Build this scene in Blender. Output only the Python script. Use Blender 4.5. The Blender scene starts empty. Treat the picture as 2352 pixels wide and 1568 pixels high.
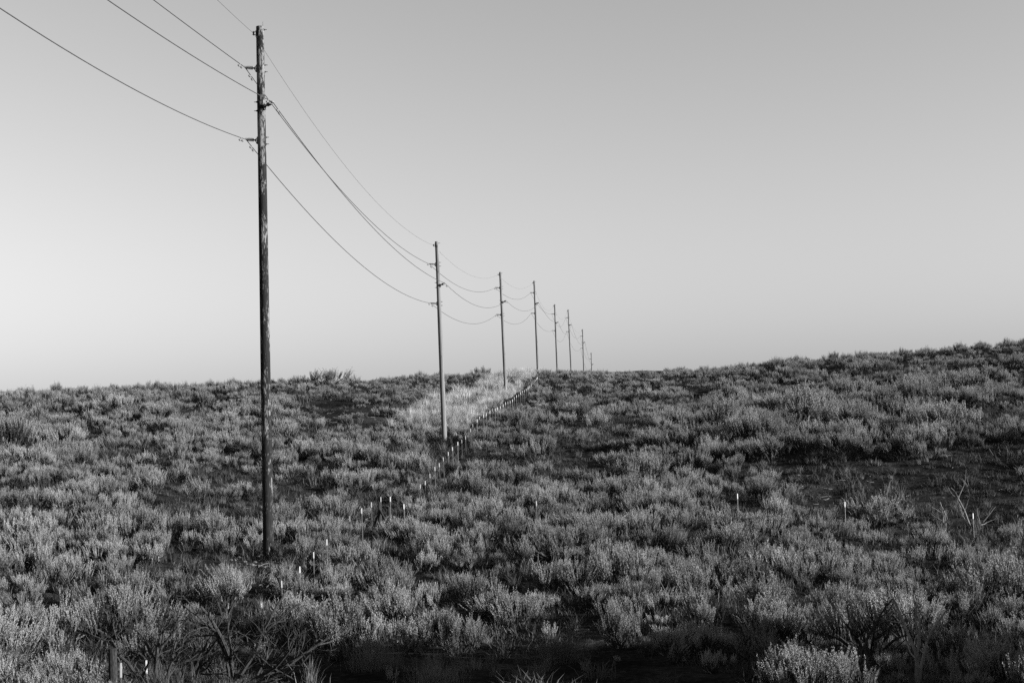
import bpy, math, random
import numpy as np
from mathutils import Matrix, Vector

random.seed(7)
rng = np.random.default_rng(7)
scn = bpy.context.scene
COL = scn.collection
R = math.radians

# ------------------------------------------------------------------ camera
F0, FPX, CX, CY = 4574.0, 2940.0, 1176.0, 784.0     # photo measured on a 2352 x 1568 grid, first with the longer lens F0
YS = FPX / F0                                       # depths noted for F0 shrink by this factor
PITCH = math.atan((870 - CY) / FPX)
ROLL = R(2.0)
_F = np.array([0, math.cos(PITCH), math.sin(PITCH)])
_U0 = np.array([0, -math.sin(PITCH), math.cos(PITCH)])
_X0 = np.array([1.0, 0, 0])
_X = math.cos(ROLL) * _X0 - math.sin(ROLL) * _U0
_U = math.sin(ROLL) * _X0 + math.cos(ROLL) * _U0


def ray(u, v):
    return _F + ((u - CX) / FPX) * _X - ((v - CY) / FPX) * _U


def at(u, v, D):
    return ray(u, v) * (D * YS)


def proj(p):
    p = np.asarray(p, float)
    d = p @ _F
    return CX + FPX * (p @ _X) / d, CY - FPX * (p @ _U) / d, d / YS


cam = bpy.data.cameras.new("camera")
cam.sensor_width = 36.0
cam.lens = 36.0 * FPX / 2352.0
cam.clip_start, cam.clip_end = 0.5, 20000
camo = bpy.data.objects.new("camera", cam)
COL.objects.link(camo)
m = Matrix.Identity(4)
for i in range(3):
    m[i][0], m[i][1], m[i][2] = _X[i], _U[i], -_F[i]
camo.matrix_world = m
scn.camera = camo

# ------------------------------------------------------------------ light
SUN_EL, SUN_AZ = 15.0, 74.0       # azimuth to the right of straight behind the camera
se, sa = R(SUN_EL), R(SUN_AZ)
to_sun = Vector((math.sin(sa) * math.cos(se), -math.cos(sa) * math.cos(se), math.sin(se)))
sl = bpy.data.lights.new("sun", 'SUN')
sl.energy, sl.angle, sl.color = 5.0, R(0.5), (1, 1, 1)
so = bpy.data.objects.new("sun", sl)
so.rotation_euler = to_sun.to_track_quat('Z', 'Y').to_euler()
so.location = (60, -60, 60)
COL.objects.link(so)

w = bpy.data.worlds.new("World")
scn.world = w
w.use_nodes = True
nt = w.node_tree
bg = nt.nodes["Background"]
sky = nt.nodes.new("ShaderNodeTexSky")
sky.sky_type = 'NISHITA'
sky.sun_disc = False
sky.sun_elevation = se
sky.sun_rotation = math.atan2(to_sun.x, to_sun.y)
sky.air_density, sky.dust_density, sky.ozone_density = 1.0, 0.0, 1.0
# black and white film: one grey value out of the sky's colour
dot = nt.nodes.new("ShaderNodeVectorMath")
dot.operation = 'DOT_PRODUCT'
dot.inputs[1].default_value = (0.0, 0.19, 0.64)
nt.links.new(sky.outputs[0], dot.inputs[0])
nt.links.new(dot.outputs["Value"], bg.inputs[0])
bg.inputs[1].default_value = 0.05

vs = scn.view_settings
vs.view_transform, vs.look, vs.exposure, vs.gamma, vs.use_curve_mapping = 'Standard', 'None', 1.73, 1.0, False
scn.cycles.max_bounces = 5
scn.cycles.diffuse_bounces = 1
scn.cycles.transmission_bounces = 2
scn.cycles.use_denoising = False


# ------------------------------------------------------------------ materials
def grey(v):
    return (v, v, v, 1)


class NT:
    def __init__(s, name, rough=0.8):
        s.m = bpy.data.materials.new(name)
        s.m.use_nodes = True
        s.t = s.m.node_tree
        s.b = s.t.nodes["Principled BSDF"]
        s.b.inputs["Roughness"].default_value = rough
        s.b.inputs["Specular IOR Level"].default_value = 0.25

    def n(s, kind, **kw):
        x = s.t.nodes.new(kind)
        for k, v in kw.items():
            setattr(x, k, v)
        return x

    def l(s, a, b):
        s.t.links.new(a, b)

    def math(s, op, a, b=None, clamp=False):
        x = s.n("ShaderNodeMath", operation=op, use_clamp=clamp)
        for i, v in enumerate((a, b)):
            if v is None:
                continue
            if isinstance(v, (int, float)):
                x.inputs[i].default_value = v
            else:
                s.l(v, x.inputs[i])
        return x.outputs[0]

    def noise(s, vec, scale, detail=4, rough=0.6):
        x = s.n("ShaderNodeTexNoise")
        x.inputs["Scale"].default_value = scale
        x.inputs["Detail"].default_value = detail
        x.inputs["Roughness"].default_value = rough
        if vec is not None:
            s.l(vec, x.inputs["Vector"])
        return x.outputs[0]

    def coord(s, scale=(1, 1, 1), kind="Object"):
        c = s.n("ShaderNodeTexCoord")
        mp = s.n("ShaderNodeMapping")
        mp.inputs["Scale"].default_value = scale
        s.l(c.outputs[kind], mp.inputs["Vector"])
        return mp.outputs[0]

    def ramp(s, fac, stops):
        x = s.n("ShaderNodeValToRGB")
        cr = x.color_ramp
        while len(cr.elements) < len(stops):
            cr.elements.new(0.5)
        for e, (p, v) in zip(cr.elements, stops):
            e.position, e.color = p, grey(v)
        s.l(fac, x.inputs[0])
        return x.outputs[0]


def mat_leaf(name, lo, hi, trans=0.25):
    n = NT(name, 0.75)
    info = n.n("ShaderNodeObjectInfo")
    geo = n.n("ShaderNodeNewGeometry")
    mixv = n.math('ADD', n.math('MULTIPLY', info.outputs["Random"], 0.7), n.math('MULTIPLY', geo.outputs["Random Per Island"], 0.3))
    col = n.ramp(mixv, [(0.05, lo), (0.95, hi)])
    n.l(col, n.b.inputs["Base Color"])
    tr = n.n("ShaderNodeBsdfTranslucent")
    n.l(col, tr.inputs["Color"])
    mx = n.n("ShaderNodeMixShader")
    mx.inputs[0].default_value = trans
    n.l(n.b.outputs[0], mx.inputs[1])
    n.l(tr.outputs[0], mx.inputs[2])
    n.l(mx.outputs[0], n.t.nodes["Material Output"].inputs["Surface"])
    return n.m


def mat_bark(name, lo, hi):
    n = NT(name, 0.95)
    n.b.inputs["Specular IOR Level"].default_value = 0.05
    f = n.noise(n.coord((18, 18, 5)), 3.0, 5)
    n.l(n.ramp(f, [(0.35, lo), (0.7, hi)]), n.b.inputs["Base Color"])
    return n.m


def mat_plain(name, v, rough=0.6, metal=0.0, var=0.25, scale=20):
    n = NT(name, rough)
    n.b.inputs["Metallic"].default_value = metal
    f = n.noise(n.coord(), scale, 4)
    n.l(n.ramp(f, [(0.3, v * (1 - var)), (0.7, min(0.95, v * (1 + var)))]), n.b.inputs["Base Color"])
    return n.m


def mat_old_wood():
    """creosoted pole, the dark skin flaking off in upright strips, more of it gone towards the top"""
    n = NT("flaking_pole_wood", 0.95)
    n.b.inputs["Specular IOR Level"].default_value = 0.03
    f1 = n.noise(n.coord((28, 28, 5.0)), 1.0, 6, 0.7)
    f2 = n.noise(n.coord((4, 4, 1.1)), 1.0, 3, 0.5)
    f3 = n.noise(n.coord((60, 60, 3)), 1.0, 4, 0.6)
    c = n.n("ShaderNodeTexCoord")
    sep = n.n("ShaderNodeSeparateXYZ")
    n.l(c.outputs["Object"], sep.inputs[0])
    h = n.math('MULTIPLY', n.math('SUBTRACT', sep.outputs["Z"], 12.0), 0.0032)
    tot = n.math('ADD', n.math('ADD', n.math('MULTIPLY', f1, 0.6), n.math('MULTIPLY', f2, 0.4)), h)
    flake = n.ramp(tot, [(0.515, 0.0), (0.558, 1.0)])
    dark = n.ramp(f3, [(0.3, 0.006), (0.75, 0.024)])
    pale = n.ramp(f3, [(0.3, 0.06), (0.7, 0.20)])
    mx = n.n("ShaderNodeMix", data_type='RGBA')
    n.l(flake, mx.inputs[0])
    n.l(dark, mx.inputs[6])
    n.l(pale, mx.inputs[7])
    n.l(mx.outputs[2], n.b.inputs["Base Color"])
    bp = n.n("ShaderNodeBump")
    bp.inputs["Strength"].default_value = 0.6
    bp.inputs["Distance"].default_value = 0.02
    n.l(f1, bp.inputs["Height"])
    n.l(bp.outputs[0], n.b.inputs["Normal"])
    return n.m


def mat_grey_wood():
    n = NT("grey_pole_wood", 0.95)
    n.b.inputs["Specular IOR Level"].default_value = 0.05
    f1 = n.noise(n.coord((22, 22, 0.7)), 1.0, 6, 0.65)
    f2 = n.noise(n.coord((7, 7, 2.5)), 1.0, 4, 0.6)
    base = n.ramp(f1, [(0.32, 0.05), (0.5, 0.11), (0.7, 0.16)])
    knots = n.ramp(f2, [(0.30, 0.35), (0.38, 1.0)])
    mx = n.n("ShaderNodeMix", data_type='RGBA', blend_type='MULTIPLY')
    mx.inputs[0].default_value = 1.0
    n.l(base, mx.inputs[6])
    n.l(knots, mx.inputs[7])
    n.l(mx.outputs[2], n.b.inputs["Base Color"])
    bp = n.n("ShaderNodeBump")
    bp.inputs["Strength"].default_value = 0.5
    bp.inputs["Distance"].default_value = 0.015
    n.l(f1, bp.inputs["Height"])
    n.l(bp.outputs[0], n.b.inputs["Normal"])
    return n.m


def mat_soil():
    n = NT("dry_soil", 1.0)
    n.b.inputs["Specular IOR Level"].default_value = 0.0
    co = n.coord((1, 1, 1))
    f1 = n.noise(co, 0.35, 5, 0.6)
    f2 = n.noise(co, 5.0, 6, 0.7)
    f3 = n.noise(co, 40.0, 3, 0.7)
    tot = n.math('ADD', n.math('ADD', n.math('MULTIPLY', f1, 0.35), n.math('MULTIPLY', f2, 0.4)), n.math('MULTIPLY', f3, 0.25))
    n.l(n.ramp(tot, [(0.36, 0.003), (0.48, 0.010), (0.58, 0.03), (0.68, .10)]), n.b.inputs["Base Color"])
    bp = n.n("ShaderNodeBump")
    bp.inputs["Strength"].default_value = 0.8
    bp.inputs["Distance"].default_value = 0.08
    n.l(f2, bp.inputs["Height"])
    n.l(bp.outputs[0], n.b.inputs["Normal"])
    return n.m


M_SAGE = mat_leaf("sage_leaves", 0.095, 0.24, 0.12)
M_STEM = mat_bark("sage_bark", 0.012, 0.045)
M_DEAD = mat_bark("dead_grey_wood", 0.010, 0.05)
M_DEADPALE = mat_bark("bleached_dead_wood", 0.09, 0.2)
M_GRASS = mat_leaf("dry_grass", 0.05, 0.14, 0.3)
M_PALE = mat_leaf("bleached_grass", 0.17, 0.38, 0.3)
M_HERB = mat_leaf("low_herbs", 0.012, 0.055)
M_SOIL = mat_soil()
M_POLE1 = mat_old_wood()
M_POLE2 = mat_grey_wood()
M_STEEL = mat_plain("dull_galvanised_steel", 0.13, 0.65, 0.2)
M_IRON = mat_plain("dark_iron_hardware", 0.06, 0.6, 0.3)
M_CERAM = mat_plain("insulator_polymer", 0.11, 0.35)
M_WIRE = mat_plain("weathered_aluminium_wire", 0.035, 0.7, 0.1)
M_TPOST = mat_plain("rusty_post_steel", 0.07, 0.75)
M_WHITE = mat_plain("white_post_paint", 0.36, 0.5, 0.0, 0.06)
M_POSTW = mat_bark("dark_post_wood", 0.010, 0.035)
M_STONE = mat_plain("pale_stone", 0.07, 0.9, 0.0, 0.4, 8)


# ------------------------------------------------------------------ mesh helpers
class MB:
    def __init__(s):
        s.v, s.f, s.mi, s.n = [], [], [], 0

    def add(s, verts, faces, mi=0):
        k = s.n
        s.v.append(np.asarray(verts, float).reshape(-1, 3))
        s.n += len(s.v[-1])
        for f in faces:
            s.f.append([i + k for i in f])
            s.mi.append(mi)

    def tube(s, pts, rad, sides=6, mi=0, cap=True):
        pts = np.asarray(pts, float)
        n = len(pts)
        rad = np.full(n, rad) if np.isscalar(rad) else np.asarray(rad, float)
        tan = np.gradient(pts, axis=0)
        tan /= np.linalg.norm(tan, axis=1)[:, None] + 1e-12
        ref = np.array([0, 0, 1.0]) if abs(tan[0][2]) < 0.9 else np.array([1.0, 0, 0])
        vs_ = []
        a = np.arange(sides) * 2 * math.pi / sides
        for i in range(n):
            x = np.cross(ref, tan[i])
            x /= np.linalg.norm(x) + 1e-12
            y = np.cross(tan[i], x)
            ref = np.cross(tan[i], x) * 0 + ref
            vs_.append(pts[i] + rad[i] * (np.cos(a)[:, None] * x + np.sin(a)[:, None] * y))
        faces = []
        for i in range(n - 1):
            for j in range(sides):
                k = (j + 1) % sides
                faces.append((i * sides + j, i * sides + k, (i + 1) * sides + k, (i + 1) * sides + j))
        if cap:
            faces.append(tuple(range(sides))[::-1])
            faces.append(tuple((n - 1) * sides + j for j in range(sides)))
        s.add(np.concatenate(vs_), faces, mi)

    def box(s, c, size, rot=None, mi=0, bev=0.0):
        hx, hy, hz = [d / 2 for d in size]
        b = min(bev, hx * .9, hy * .9, hz * .9)
        if b <= 0:
            v = np.array([(x, y, z) for x in (-hx, hx) for y in (-hy, hy) for z in (-hz, hz)])
            f = [(0, 1, 3, 2), (4, 6, 7, 5), (0, 4, 5, 1), (2, 3, 7, 6), (0, 2, 6, 4), (1, 5, 7, 3)]
        else:
            ring = [(-hx + b, -hy), (hx - b, -hy), (hx, -hy + b), (hx, hy - b), (hx - b, hy), (-hx + b, hy), (-hx, hy - b), (-hx, -hy + b)]
            inn = [(x * (hx - b) / hx, y * (hy - b) / hy) for x, y in ring]
            v = [(x, y, -hz) for x, y in inn] + [(x, y, -hz + b) for x, y in ring] + [(x, y, hz - b) for x, y in ring] + [(x, y, hz) for x, y in inn]
            v = np.array(v)
            f = [tuple(range(8))[::-1], tuple(range(24, 32))]
            for L in range(3):
                for j in range(8):
                    k = (j + 1) % 8
                    f.append((L * 8 + j, L * 8 + k, L * 8 + 8 + k, L * 8 + 8 + j))
        if rot is not None:
            v = v @ np.asarray(rot).T
        s.add(v + np.asarray(c, float), f, mi)

    def quads(s, V, mi=0):
        """V: (n,4,3)"""
        V = np.asarray(V, float)
        n = len(V)
        k = s.n
        s.v.append(V.reshape(-1, 3))
        s.n += 4 * n
        idx = (np.arange(n * 4).reshape(n, 4) + k).tolist()
        s.f.extend(idx)
        s.mi.extend([mi] * n)

    def tris(s, V, mi=0):
        V = np.asarray(V, float)
        n = len(V)
        k = s.n
        s.v.append(V.reshape(-1, 3))
        s.n += 3 * n
        s.f.extend((np.arange(n * 3).reshape(n, 3) + k).tolist())
        s.mi.extend([mi] * n)

    def mesh(s, name, mats, smooth=False):
        me = bpy.data.meshes.new(name)
        me.from_pydata(np.concatenate(s.v).tolist(), [], s.f)
        for mt in (mats if isinstance(mats, (list, tuple)) else [mats]):
            me.materials.append(mt)
        if isinstance(mats, (list, tuple)) and len(mats) > 1:
            me.polygons.foreach_set("material_index", s.mi)
        if smooth:
            me.polygons.foreach_set("use_smooth", [True] * len(me.polygons))
        me.update()
        return me

    def build(s, name, mats, parent=None, smooth=False):
        return put(name, s.mesh(name, mats, smooth), parent)


def put(name, data, parent=None):
    o = bpy.data.objects.new(name, data)
    COL.objects.link(o)
    if parent is not None:
        o.parent = parent
    return o


def tag(o, label=None, cat=None, group=None, kind=None):
    for k, v in (("label", label), ("category", cat), ("group", group), ("kind", kind)):
        if v:
            o[k] = v
    return o


def thing(name, label, cat, loc=(0, 0, 0), group=None, rot=None):
    o = put(name, None)
    o.empty_display_size = 0.3
    o.location = loc
    if rot is not None:
        o.rotation_mode = 'QUATERNION'
        o.rotation_quaternion = rot
    return tag(o, label, cat, group)


# ------------------------------------------------------------------ terrain
POLES = [  # top pixel, base pixel, depth
    ((597, 62), (617, 1283), 67.6), ((1003, 555), (1021, 1016), 124.0), ((1149, 625), (1162, 913), 180.3),
    ((1227, 645), (1236, 861), 236.7), ((1274, 699), (1281, 872), 293.0), ((1305, 711), (1312.5, 859), 349.4),
    ((1338, 756), (1342, 880), 405.8), ((1358, 810), (1361, 915), 462.0)]
PB = [at(*b, d) for _, b, d in POLES]
PT = [at(*t, d) for t, _, d in POLES]

# fence posts: white tip pixel read off the photo, standing 2.6 m right of the pole line
FX = [(33, 1373), (134, 1305), (217, 1252), (300, 1205), (382, 1203), (653, 1150), (691, 1065), (737, 1000), (780, 940), (820, 907), (857, 855),
      (898, 808), (937, 765), (978, 720), (1015, 700), (1050, 677), (1095, 603), (1117, 560), (1148, 520), (1178, 498), (1210, 480), (1233, 465),
      (1260, 445), (1284, 424), (1308, 425), (1332, 415), (1356, 405), (1378, 388), (1400, 370), (1420, 363), (1440, 357), (1461, 345), (1481, 325),
      (1498, 307), (1515, 300), (1533, 282), (1551, 268), (1567, 262), (1583, 250), (1598, 240), (1612, 228), (1627, 210), (1648, 190), (1662, 170),
      (1675, 157), (1683, 148)]
TIPS = [(600, 1380), (648, 1333), (688, 1300), (720, 1267), (750, 1238)] + [((1300 + x / 2.352) / 1.6327, (1350 + y / 2.352) / 1.6327) for x, y in FX]
_fa = (PB[1][0] - PB[0][0]) / (PB[1][1] - PB[0][1])


def fence_depth(u, v):
    best = None
    for D in np.arange(40, 240, 0.1):
        p = at(u, v, D)
        e = abs(p[0] - (PB[0][0] + _fa * (p[1] - PB[0][1]) + 2.6))
        if best is None or e < best[0]:
            best = (e, D)
    return best[1]


FENCE = []
for u, v in TIPS:
    D = fence_depth(u, v)
    FENCE.append(at(u, v, D))

ctrl = [tuple(p) for p in PB]
for k in range(0, len(FENCE), 3):
    p = FENCE[k]
    if p[1] < 185 * YS:
        ctrl.append((p[0], p[1], p[2] - 1.15))
for u, v, D in [(2235, 1243, 73), (1940, 1205, 78), (1693, 1198, 75), (2100, 1040, 95), (2100, 930, 130), (2352, 799, 185), (1900, 835, 190),
                (1600, 858, 205), (1450, 866, 222), (0, 916, 165), (300, 904, 165), (700, 890, 178), (1000, 875, 200), (100, 1100, 92),
                (300, 1000, 122), (600, 985, 128), (100, 1300, 62), (0, 1568, 41), (1176, 1568, 38), (2352, 1568, 37), (2352, 1380, 55),
                (1700, 1370, 55), (1176, 1330, 62), (1600, 1110, 92), (1600, 985, 130), (1400, 912, 172), (2352, 900, 140)]:
    ctrl.append(tuple(at(u, v, D)))
ctrl += [(x_, y_ * YS, z_) for x_, y_, z_ in [(0, 0, -1.75), (-12, 8, -1.9), (12, 8, -1.9), (0, 18, -3.6), (0, -30, -1.7), (-45, 0, -2), (45, 0, -2), (-60, 45, -5.5), (60, 45, -5.5),
         (-70, 100, -4), (70, 100, -4), (-90, 170, -0.3), (90, 170, 1.0), (-60, 215, -2.0), (-30, 225, -2.0), (-60, 260, -5), (-25, 270, -4), (55, 225, -0.8), (60, 270, -3.5), (20, 270, -1.5), (0, 300, -2.5), (-110, 320, -7),
         (110, 320, -5), (0, 540, -9), (-140, 540, -10), (140, 540, -10), (-140, 60, -5), (140, 60, -5), (-140, -30, -2), (140, -30, -2)]]
ctrl = np.array(ctrl)
SC = 45.0


def _phi(r2):
    r2 = np.maximum(r2, 1e-12)
    return 0.5 * r2 * np.log(r2)


_P = ctrl[:, :2] / SC
_n = len(_P)
_K = _phi(((_P[:, None] - _P[None]) ** 2).sum(-1)) + np.eye(_n) * 0.004
_Q = np.c_[np.ones(_n), _P]
_A = np.zeros((_n + 3, _n + 3))
_A[:_n, :_n], _A[:_n, _n:], _A[_n:, :_n] = _K, _Q, _Q.T
_sol = np.linalg.solve(_A, np.r_[ctrl[:, 2], 0, 0, 0])


def sstep(x, a, b):
    t = np.clip((x - a) / (b - a), 0, 1)
    return t * t * (3 - 2 * t)


_ph = rng.uniform(0, 6.28, (14, 3))


def bumps(x, y):
    z = 0
    for i in range(14):
        a, f = _ph[i, 0], 0.25 + 0.11 * i
        z = z + np.sin((x * math.cos(a) + y * math.sin(a)) * f + _ph[i, 1]) * 0.055 / (f + 0.25) * 0.5
    return z


def H(x, y):
    x, y = np.atleast_1d(np.asarray(x, float)), np.atleast_1d(np.asarray(y, float))
    xc, yc = np.clip(x, -150, 150), np.clip(y, -26, 360)
    out = np.empty(len(x))
    for s in range(0, len(x), 20000):
        q = np.c_[xc[s:s + 20000], yc[s:s + 20000]] / SC
        k = _phi(((q[:, None] - _P[None]) ** 2).sum(-1))
        out[s:s + 20000] = k @ _sol[:_n] + np.c_[np.ones(len(q)), q] @ _sol[_n:]
    far = np.maximum(sstep(np.abs(x), 120, 260), sstep(y, 330, 560))
    far = np.maximum(far, sstep(-y, 40, 160))
    out = out * (1 - far) + (-11.0) * far
    # bank added out of view on the right, lifting the motorhome for its shadow
    e = x - (0.40 * y + 1.8)
    out = out + 1.7 * sstep(e, 0, 2.5) * (1 - sstep(y, 25.3, 28)) * sstep(y, 8, 18) * (1 - sstep(x, 20, 24))
    return out + bumps(x, y) * (1 - far)


def h1(x, y):
    return float(H([x], [y])[0])


xs = np.unique(np.r_[-6000, -3000, -1500, -800, -500, np.arange(-360, -90, 15), np.arange(-90, 90.1, 1.0), np.arange(100, 361, 15), 500, 800, 1500, 3000, 6000])
ys = np.unique(np.r_[-6000, -3000, -1000, -400, np.arange(-200, 20, 10), np.arange(20, 84, 0.6), np.arange(84, 175, 1.0), np.arange(175, 600, 6), np.arange(600, 1000, 40), 1500, 3000, 6000, 9000])
GX, GY = np.meshgrid(xs, ys)
GZ = H(GX.ravel(), GY.ravel())
nx, ny = len(xs), len(ys)
gi = np.arange(nx * ny).reshape(ny, nx)
gf = np.stack([gi[:-1, :-1], gi[:-1, 1:], gi[1:, 1:], gi[1:, :-1]], -1).reshape(-1, 4)
gme = bpy.data.meshes.new("hillside")
gme.from_pydata(np.c_[GX.ravel(), GY.ravel(), GZ].tolist(), [], gf.tolist())
gme.materials.append(M_SOIL)
gme.polygons.foreach_set("use_smooth", [True] * len(gme.polygons))
ground = put("hillside_terrain", gme)
tag(ground, "dark bare soil of the sagebrush hillside rising to a low ridge", "hillside", kind="structure")


# ------------------------------------------------------------------ utility poles
def ground_at_pixel(u, v, lo=30.0, hi=300.0):
    Ds = np.arange(lo, hi, 0.25)
    P = ray(u, v)[None] * Ds[:, None]
    z = H(P[:, 0], P[:, 1])
    k = np.argmax(P[:, 2] < z)
    return P[k] if (P[:, 2] < z).any() else P[-1]


def insulator_mesh():
    b = MB()      # along +x from 0 to 0.44: neck, sheds, end
    b.tube([(0.0, 0, 0), (0.14, 0, 0)], 0.022, 10, 0)
    prof = [(0.12, .028)]
    for i in range(6):
        x = 0.145 + i * 0.037
        prof += [(x, .028), (x + .008, .066), (x + .016, .062), (x + .020, .028)]
    prof += [(0.38, .028), (0.385, .02)]
    b.tube([(x, 0, 0) for x, _ in prof], [r for _, r in prof], 16, 0)
    return b.mesh("insulator", M_CERAM, True)


def bracket_mesh():
    b = MB()
    b.box((0.012, 0, 0), (0.024, 0.09, 0.26), bev=0.006)
    b.tube([(0.02, 0, 0.08), (0.10, 0, 0.01)], 0.016, 8)
    b.tube([(0.02, 0, -0.09), (0.10, 0, -0.01)], 0.016, 8)
    b.tube([(0.0, 0, 0.10), (0.05, 0, 0.10)], 0.014, 8)
    b.tube([(0.0, 0, -0.10), (0.05, 0, -0.10)], 0.014, 8)
    return b.mesh("bracket", M_IRON)


def clamp_mesh():
    b = MB()
    b.box((0.40, 0, 0), (0.05, 0.15, 0.045), bev=0.012)
    b.box((0.40, 0, 0.035), (0.035, 0.05, 0.04), bev=0.008)
    b.tube([(0.40, -0.05, -0.035), (0.40, -0.05, 0.045)], 0.009, 8)
    b.tube([(0.40, 0.05, -0.035), (0.40, 0.05, 0.045)], 0.009, 8)
    return b.mesh("wire_clamp", M_STEEL)


def damper_mesh():
    b = MB()      # vibration damper: clamp on the wire, messenger, two weights, along y
    b.box((0, 0, -0.03), (0.03, 0.035, 0.09), bev=0.006)
    b.tube([(0, -0.15, -0.085), (0, 0, -0.07), (0, 0.15, -0.085)], 0.008, 6)
    for s in (-1, 1):
        b.tube([(0, s * 0.09, -0.082), (0, s * 0.10, -0.083), (0, s * 0.17, -0.086), (0, s * 0.185, -0.087)], [0.018, 0.034, 0.034, 0.02], 10)
    return b.mesh("vibration_damper", M_STEEL)


def bolt_mesh():
    b = MB()
    b.tube([(0, 0, 0), (0.11, 0, 0)], 0.011, 8)
    b.tube([(0.02, 0, 0), (0.045, 0, 0)], 0.026, 6)
    b.box((0.008, 0, 0), (0.016, 0.07, 0.07), bev=0.003)
    return b.mesh("bolt", M_IRON)


def spool_mesh():
    b = MB()      # small clevis that carries the top wire
    b.box((0.012, 0, 0), (0.024, 0.07, 0.2), bev=0.005)
    b.box((0.07, 0, 0.05), (0.12, 0.05, 0.014), bev=0.004)
    b.box((0.07, 0, -0.05), (0.12, 0.05, 0.014), bev=0.004)
    b.tube([(0.10, 0, -0.08), (0.10, 0, 0.08)], 0.010, 8)
    b.tube([(0.10, 0, -0.04), (0.10, 0, -0.015), (0.10, 0, 0.015), (0.10, 0, 0.04)], [0.042, 0.026, 0.026, 0.042], 12)
    return b.mesh("wire_clevis", M_IRON)


ME_INS, ME_BRK, ME_CLP, ME_DMP, ME_BLT, ME_SPL = insulator_mesh(), bracket_mesh(), clamp_mesh(), damper_mesh(), bolt_mesh(), spool_mesh()


def shaft_mesh(h, r0, r1, mt, seed):
    g = np.random.default_rng(seed)
    b = MB()
    n = 40
    zs = np.linspace(-0.4, h, n)
    sides = 32
    vs_ = []
    a = np.arange(sides) * 2 * math.pi / sides
    for i, z in enumerate(zs):
        r = r0 + (r1 - r0) * max(0, z) / h
        rr = r * (1 + 0.012 * np.sin(a * 3 + i * 0.25) + g.normal(0, 0.006, sides))
        vs_.append(np.c_[rr * np.cos(a), rr * np.sin(a), np.full(sides, z)])
    vs_.append(np.c_[r1 * 0.93 * np.cos(a), r1 * 0.93 * np.sin(a), np.full(sides, h + 0.012)])
    faces = []
    for i in range(n):
        for j in range(sides):
            k = (j + 1) % sides
            faces.append((i * sides + j, i * sides + k, (i + 1) * sides + k, (i + 1) * sides + j))
    faces.append(tuple(n * sides + j for j in range(sides)))
    b.add(np.concatenate(vs_), faces)
    me = b.mesh("shaft", mt, True)
    return me


POLE_LABELS = [
    "tallest and thickest pole, dark flaking wood, standing in the near sagebrush",
    "second tallest grey pole, its foot left of the row of white-tipped fence posts",
    "third pole in height, standing at the right edge of the pale grass strip",
    "grey pole rising from the crest where the pale-tipped fence line ends",
    "slim pole behind the crest, next one beyond the pole at the fence end",
    "thin far pole between the slim pole behind the crest and the two shortest",
    "second shortest pole of the row, far beyond the crest",
    "shortest and farthest pole of the row, barely above the sagebrush skyline",
]
OFF = {"top": 0.22, "upper": 1.41, "right": 2.72, "lower": 3.85}
ATT = []     # wire attachment points of each pole
pole_objs = []
for i, ((_, _, D), label) in enumerate(zip(POLES, POLE_LABELS)):
    base, top = Vector(PB[i]), Vector(PT[i])
    axis = top - base
    h = axis.length
    q = Vector((0, 0, 1)).rotation_difference(axis.normalized())
    r0, r1 = ((0.186, 0.128), (0.165, 0.112), (0.152, 0.105))[min(i, 2)]
    P = thing("utility_pole", label, "utility pole", base, "poles of the power line crossing the hill", q)
    put("shaft", shaft_mesh(h, r0, r1, M_POLE1 if i == 0 else M_POLE2, 50 + i), P)
    mw = Matrix.Translation(base) @ q.to_matrix().to_4x4()
    att = {}

    def rad(z):
        return r0 + (r1 - r0) * z / h

    def fit(kind, z, ang, tilt):
        rz = Matrix.Rotation(ang, 4, 'Z') @ Matrix.Rotation(-tilt, 4, 'Y')
        ml = Matrix.Translation(Vector((math.cos(ang), math.sin(ang), 0)) * (rad(z) - 0.008) + Vector((0, 0, z))) @ rz
        if kind == 'spool':
            o = put("wire_clevis", ME_SPL, P)
            o.matrix_local = ml
            return mw @ ml @ Vector((0.10, 0, 0))
        o = put("insulator", ME_INS, P)
        o.matrix_local = ml
        put("bracket", ME_BRK, o)
        put("wire_clamp", ME_CLP, o)
        return mw @ ml @ Vector((0.40, 0, -0.006))

    att["top"] = fit('spool', h - OFF["top"], R(180), 0)
    att["upper"] = fit('ins', h - OFF["upper"], R(180), R(6))
    att["lower"] = fit('ins', h - OFF["lower"], R(180), R(6))
    att["right"] = fit('ins', h - OFF["right"], R(-30), R(16))
    for z, ang in [(h - .10, 0), (h - 1.30, 0), (h - 1.53, 0), (h - 2.55, R(180)), (h - 2.85, R(180)), (h - 3.75, 0), (h - 3.98, 0)][:7 if i < 3 else 3]:
        o = put("bolt", ME_BLT, P)
        o.matrix_local = Matrix.Translation(Vector((math.cos(ang) * (rad(z) - .006), math.sin(ang) * (rad(z) - .006), z))) @ Matrix.Rotation(ang, 4, 'Z')
    if i == 0:
        b = MB()     # short upright rod on the very top edge
        b.tube([(r1 * .75, 0, h - 0.02), (r1 * .75 + .01, 0, h + 0.17)], 0.008, 6)
        b.build("rod", M_IRON, P)
    pole_objs.append(P)
    ATT.append({k: np.array(v) for k, v in att.items()})

# ------------------------------------------------------------------ conductors
def solve_tz(A, B, u, v):
    """point on the vertical plane through A and B seen at pixel (u,v): span fraction and height"""
    d = np.array([B[0] - A[0], B[1] - A[1], 0.0])
    M3 = np.c_[d, [0, 0, 1.0], -ray(u, v)]
    s = np.linalg.solve(M3, -np.array([A[0], A[1], 0.0]))
    return s[0], s[1]


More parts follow.
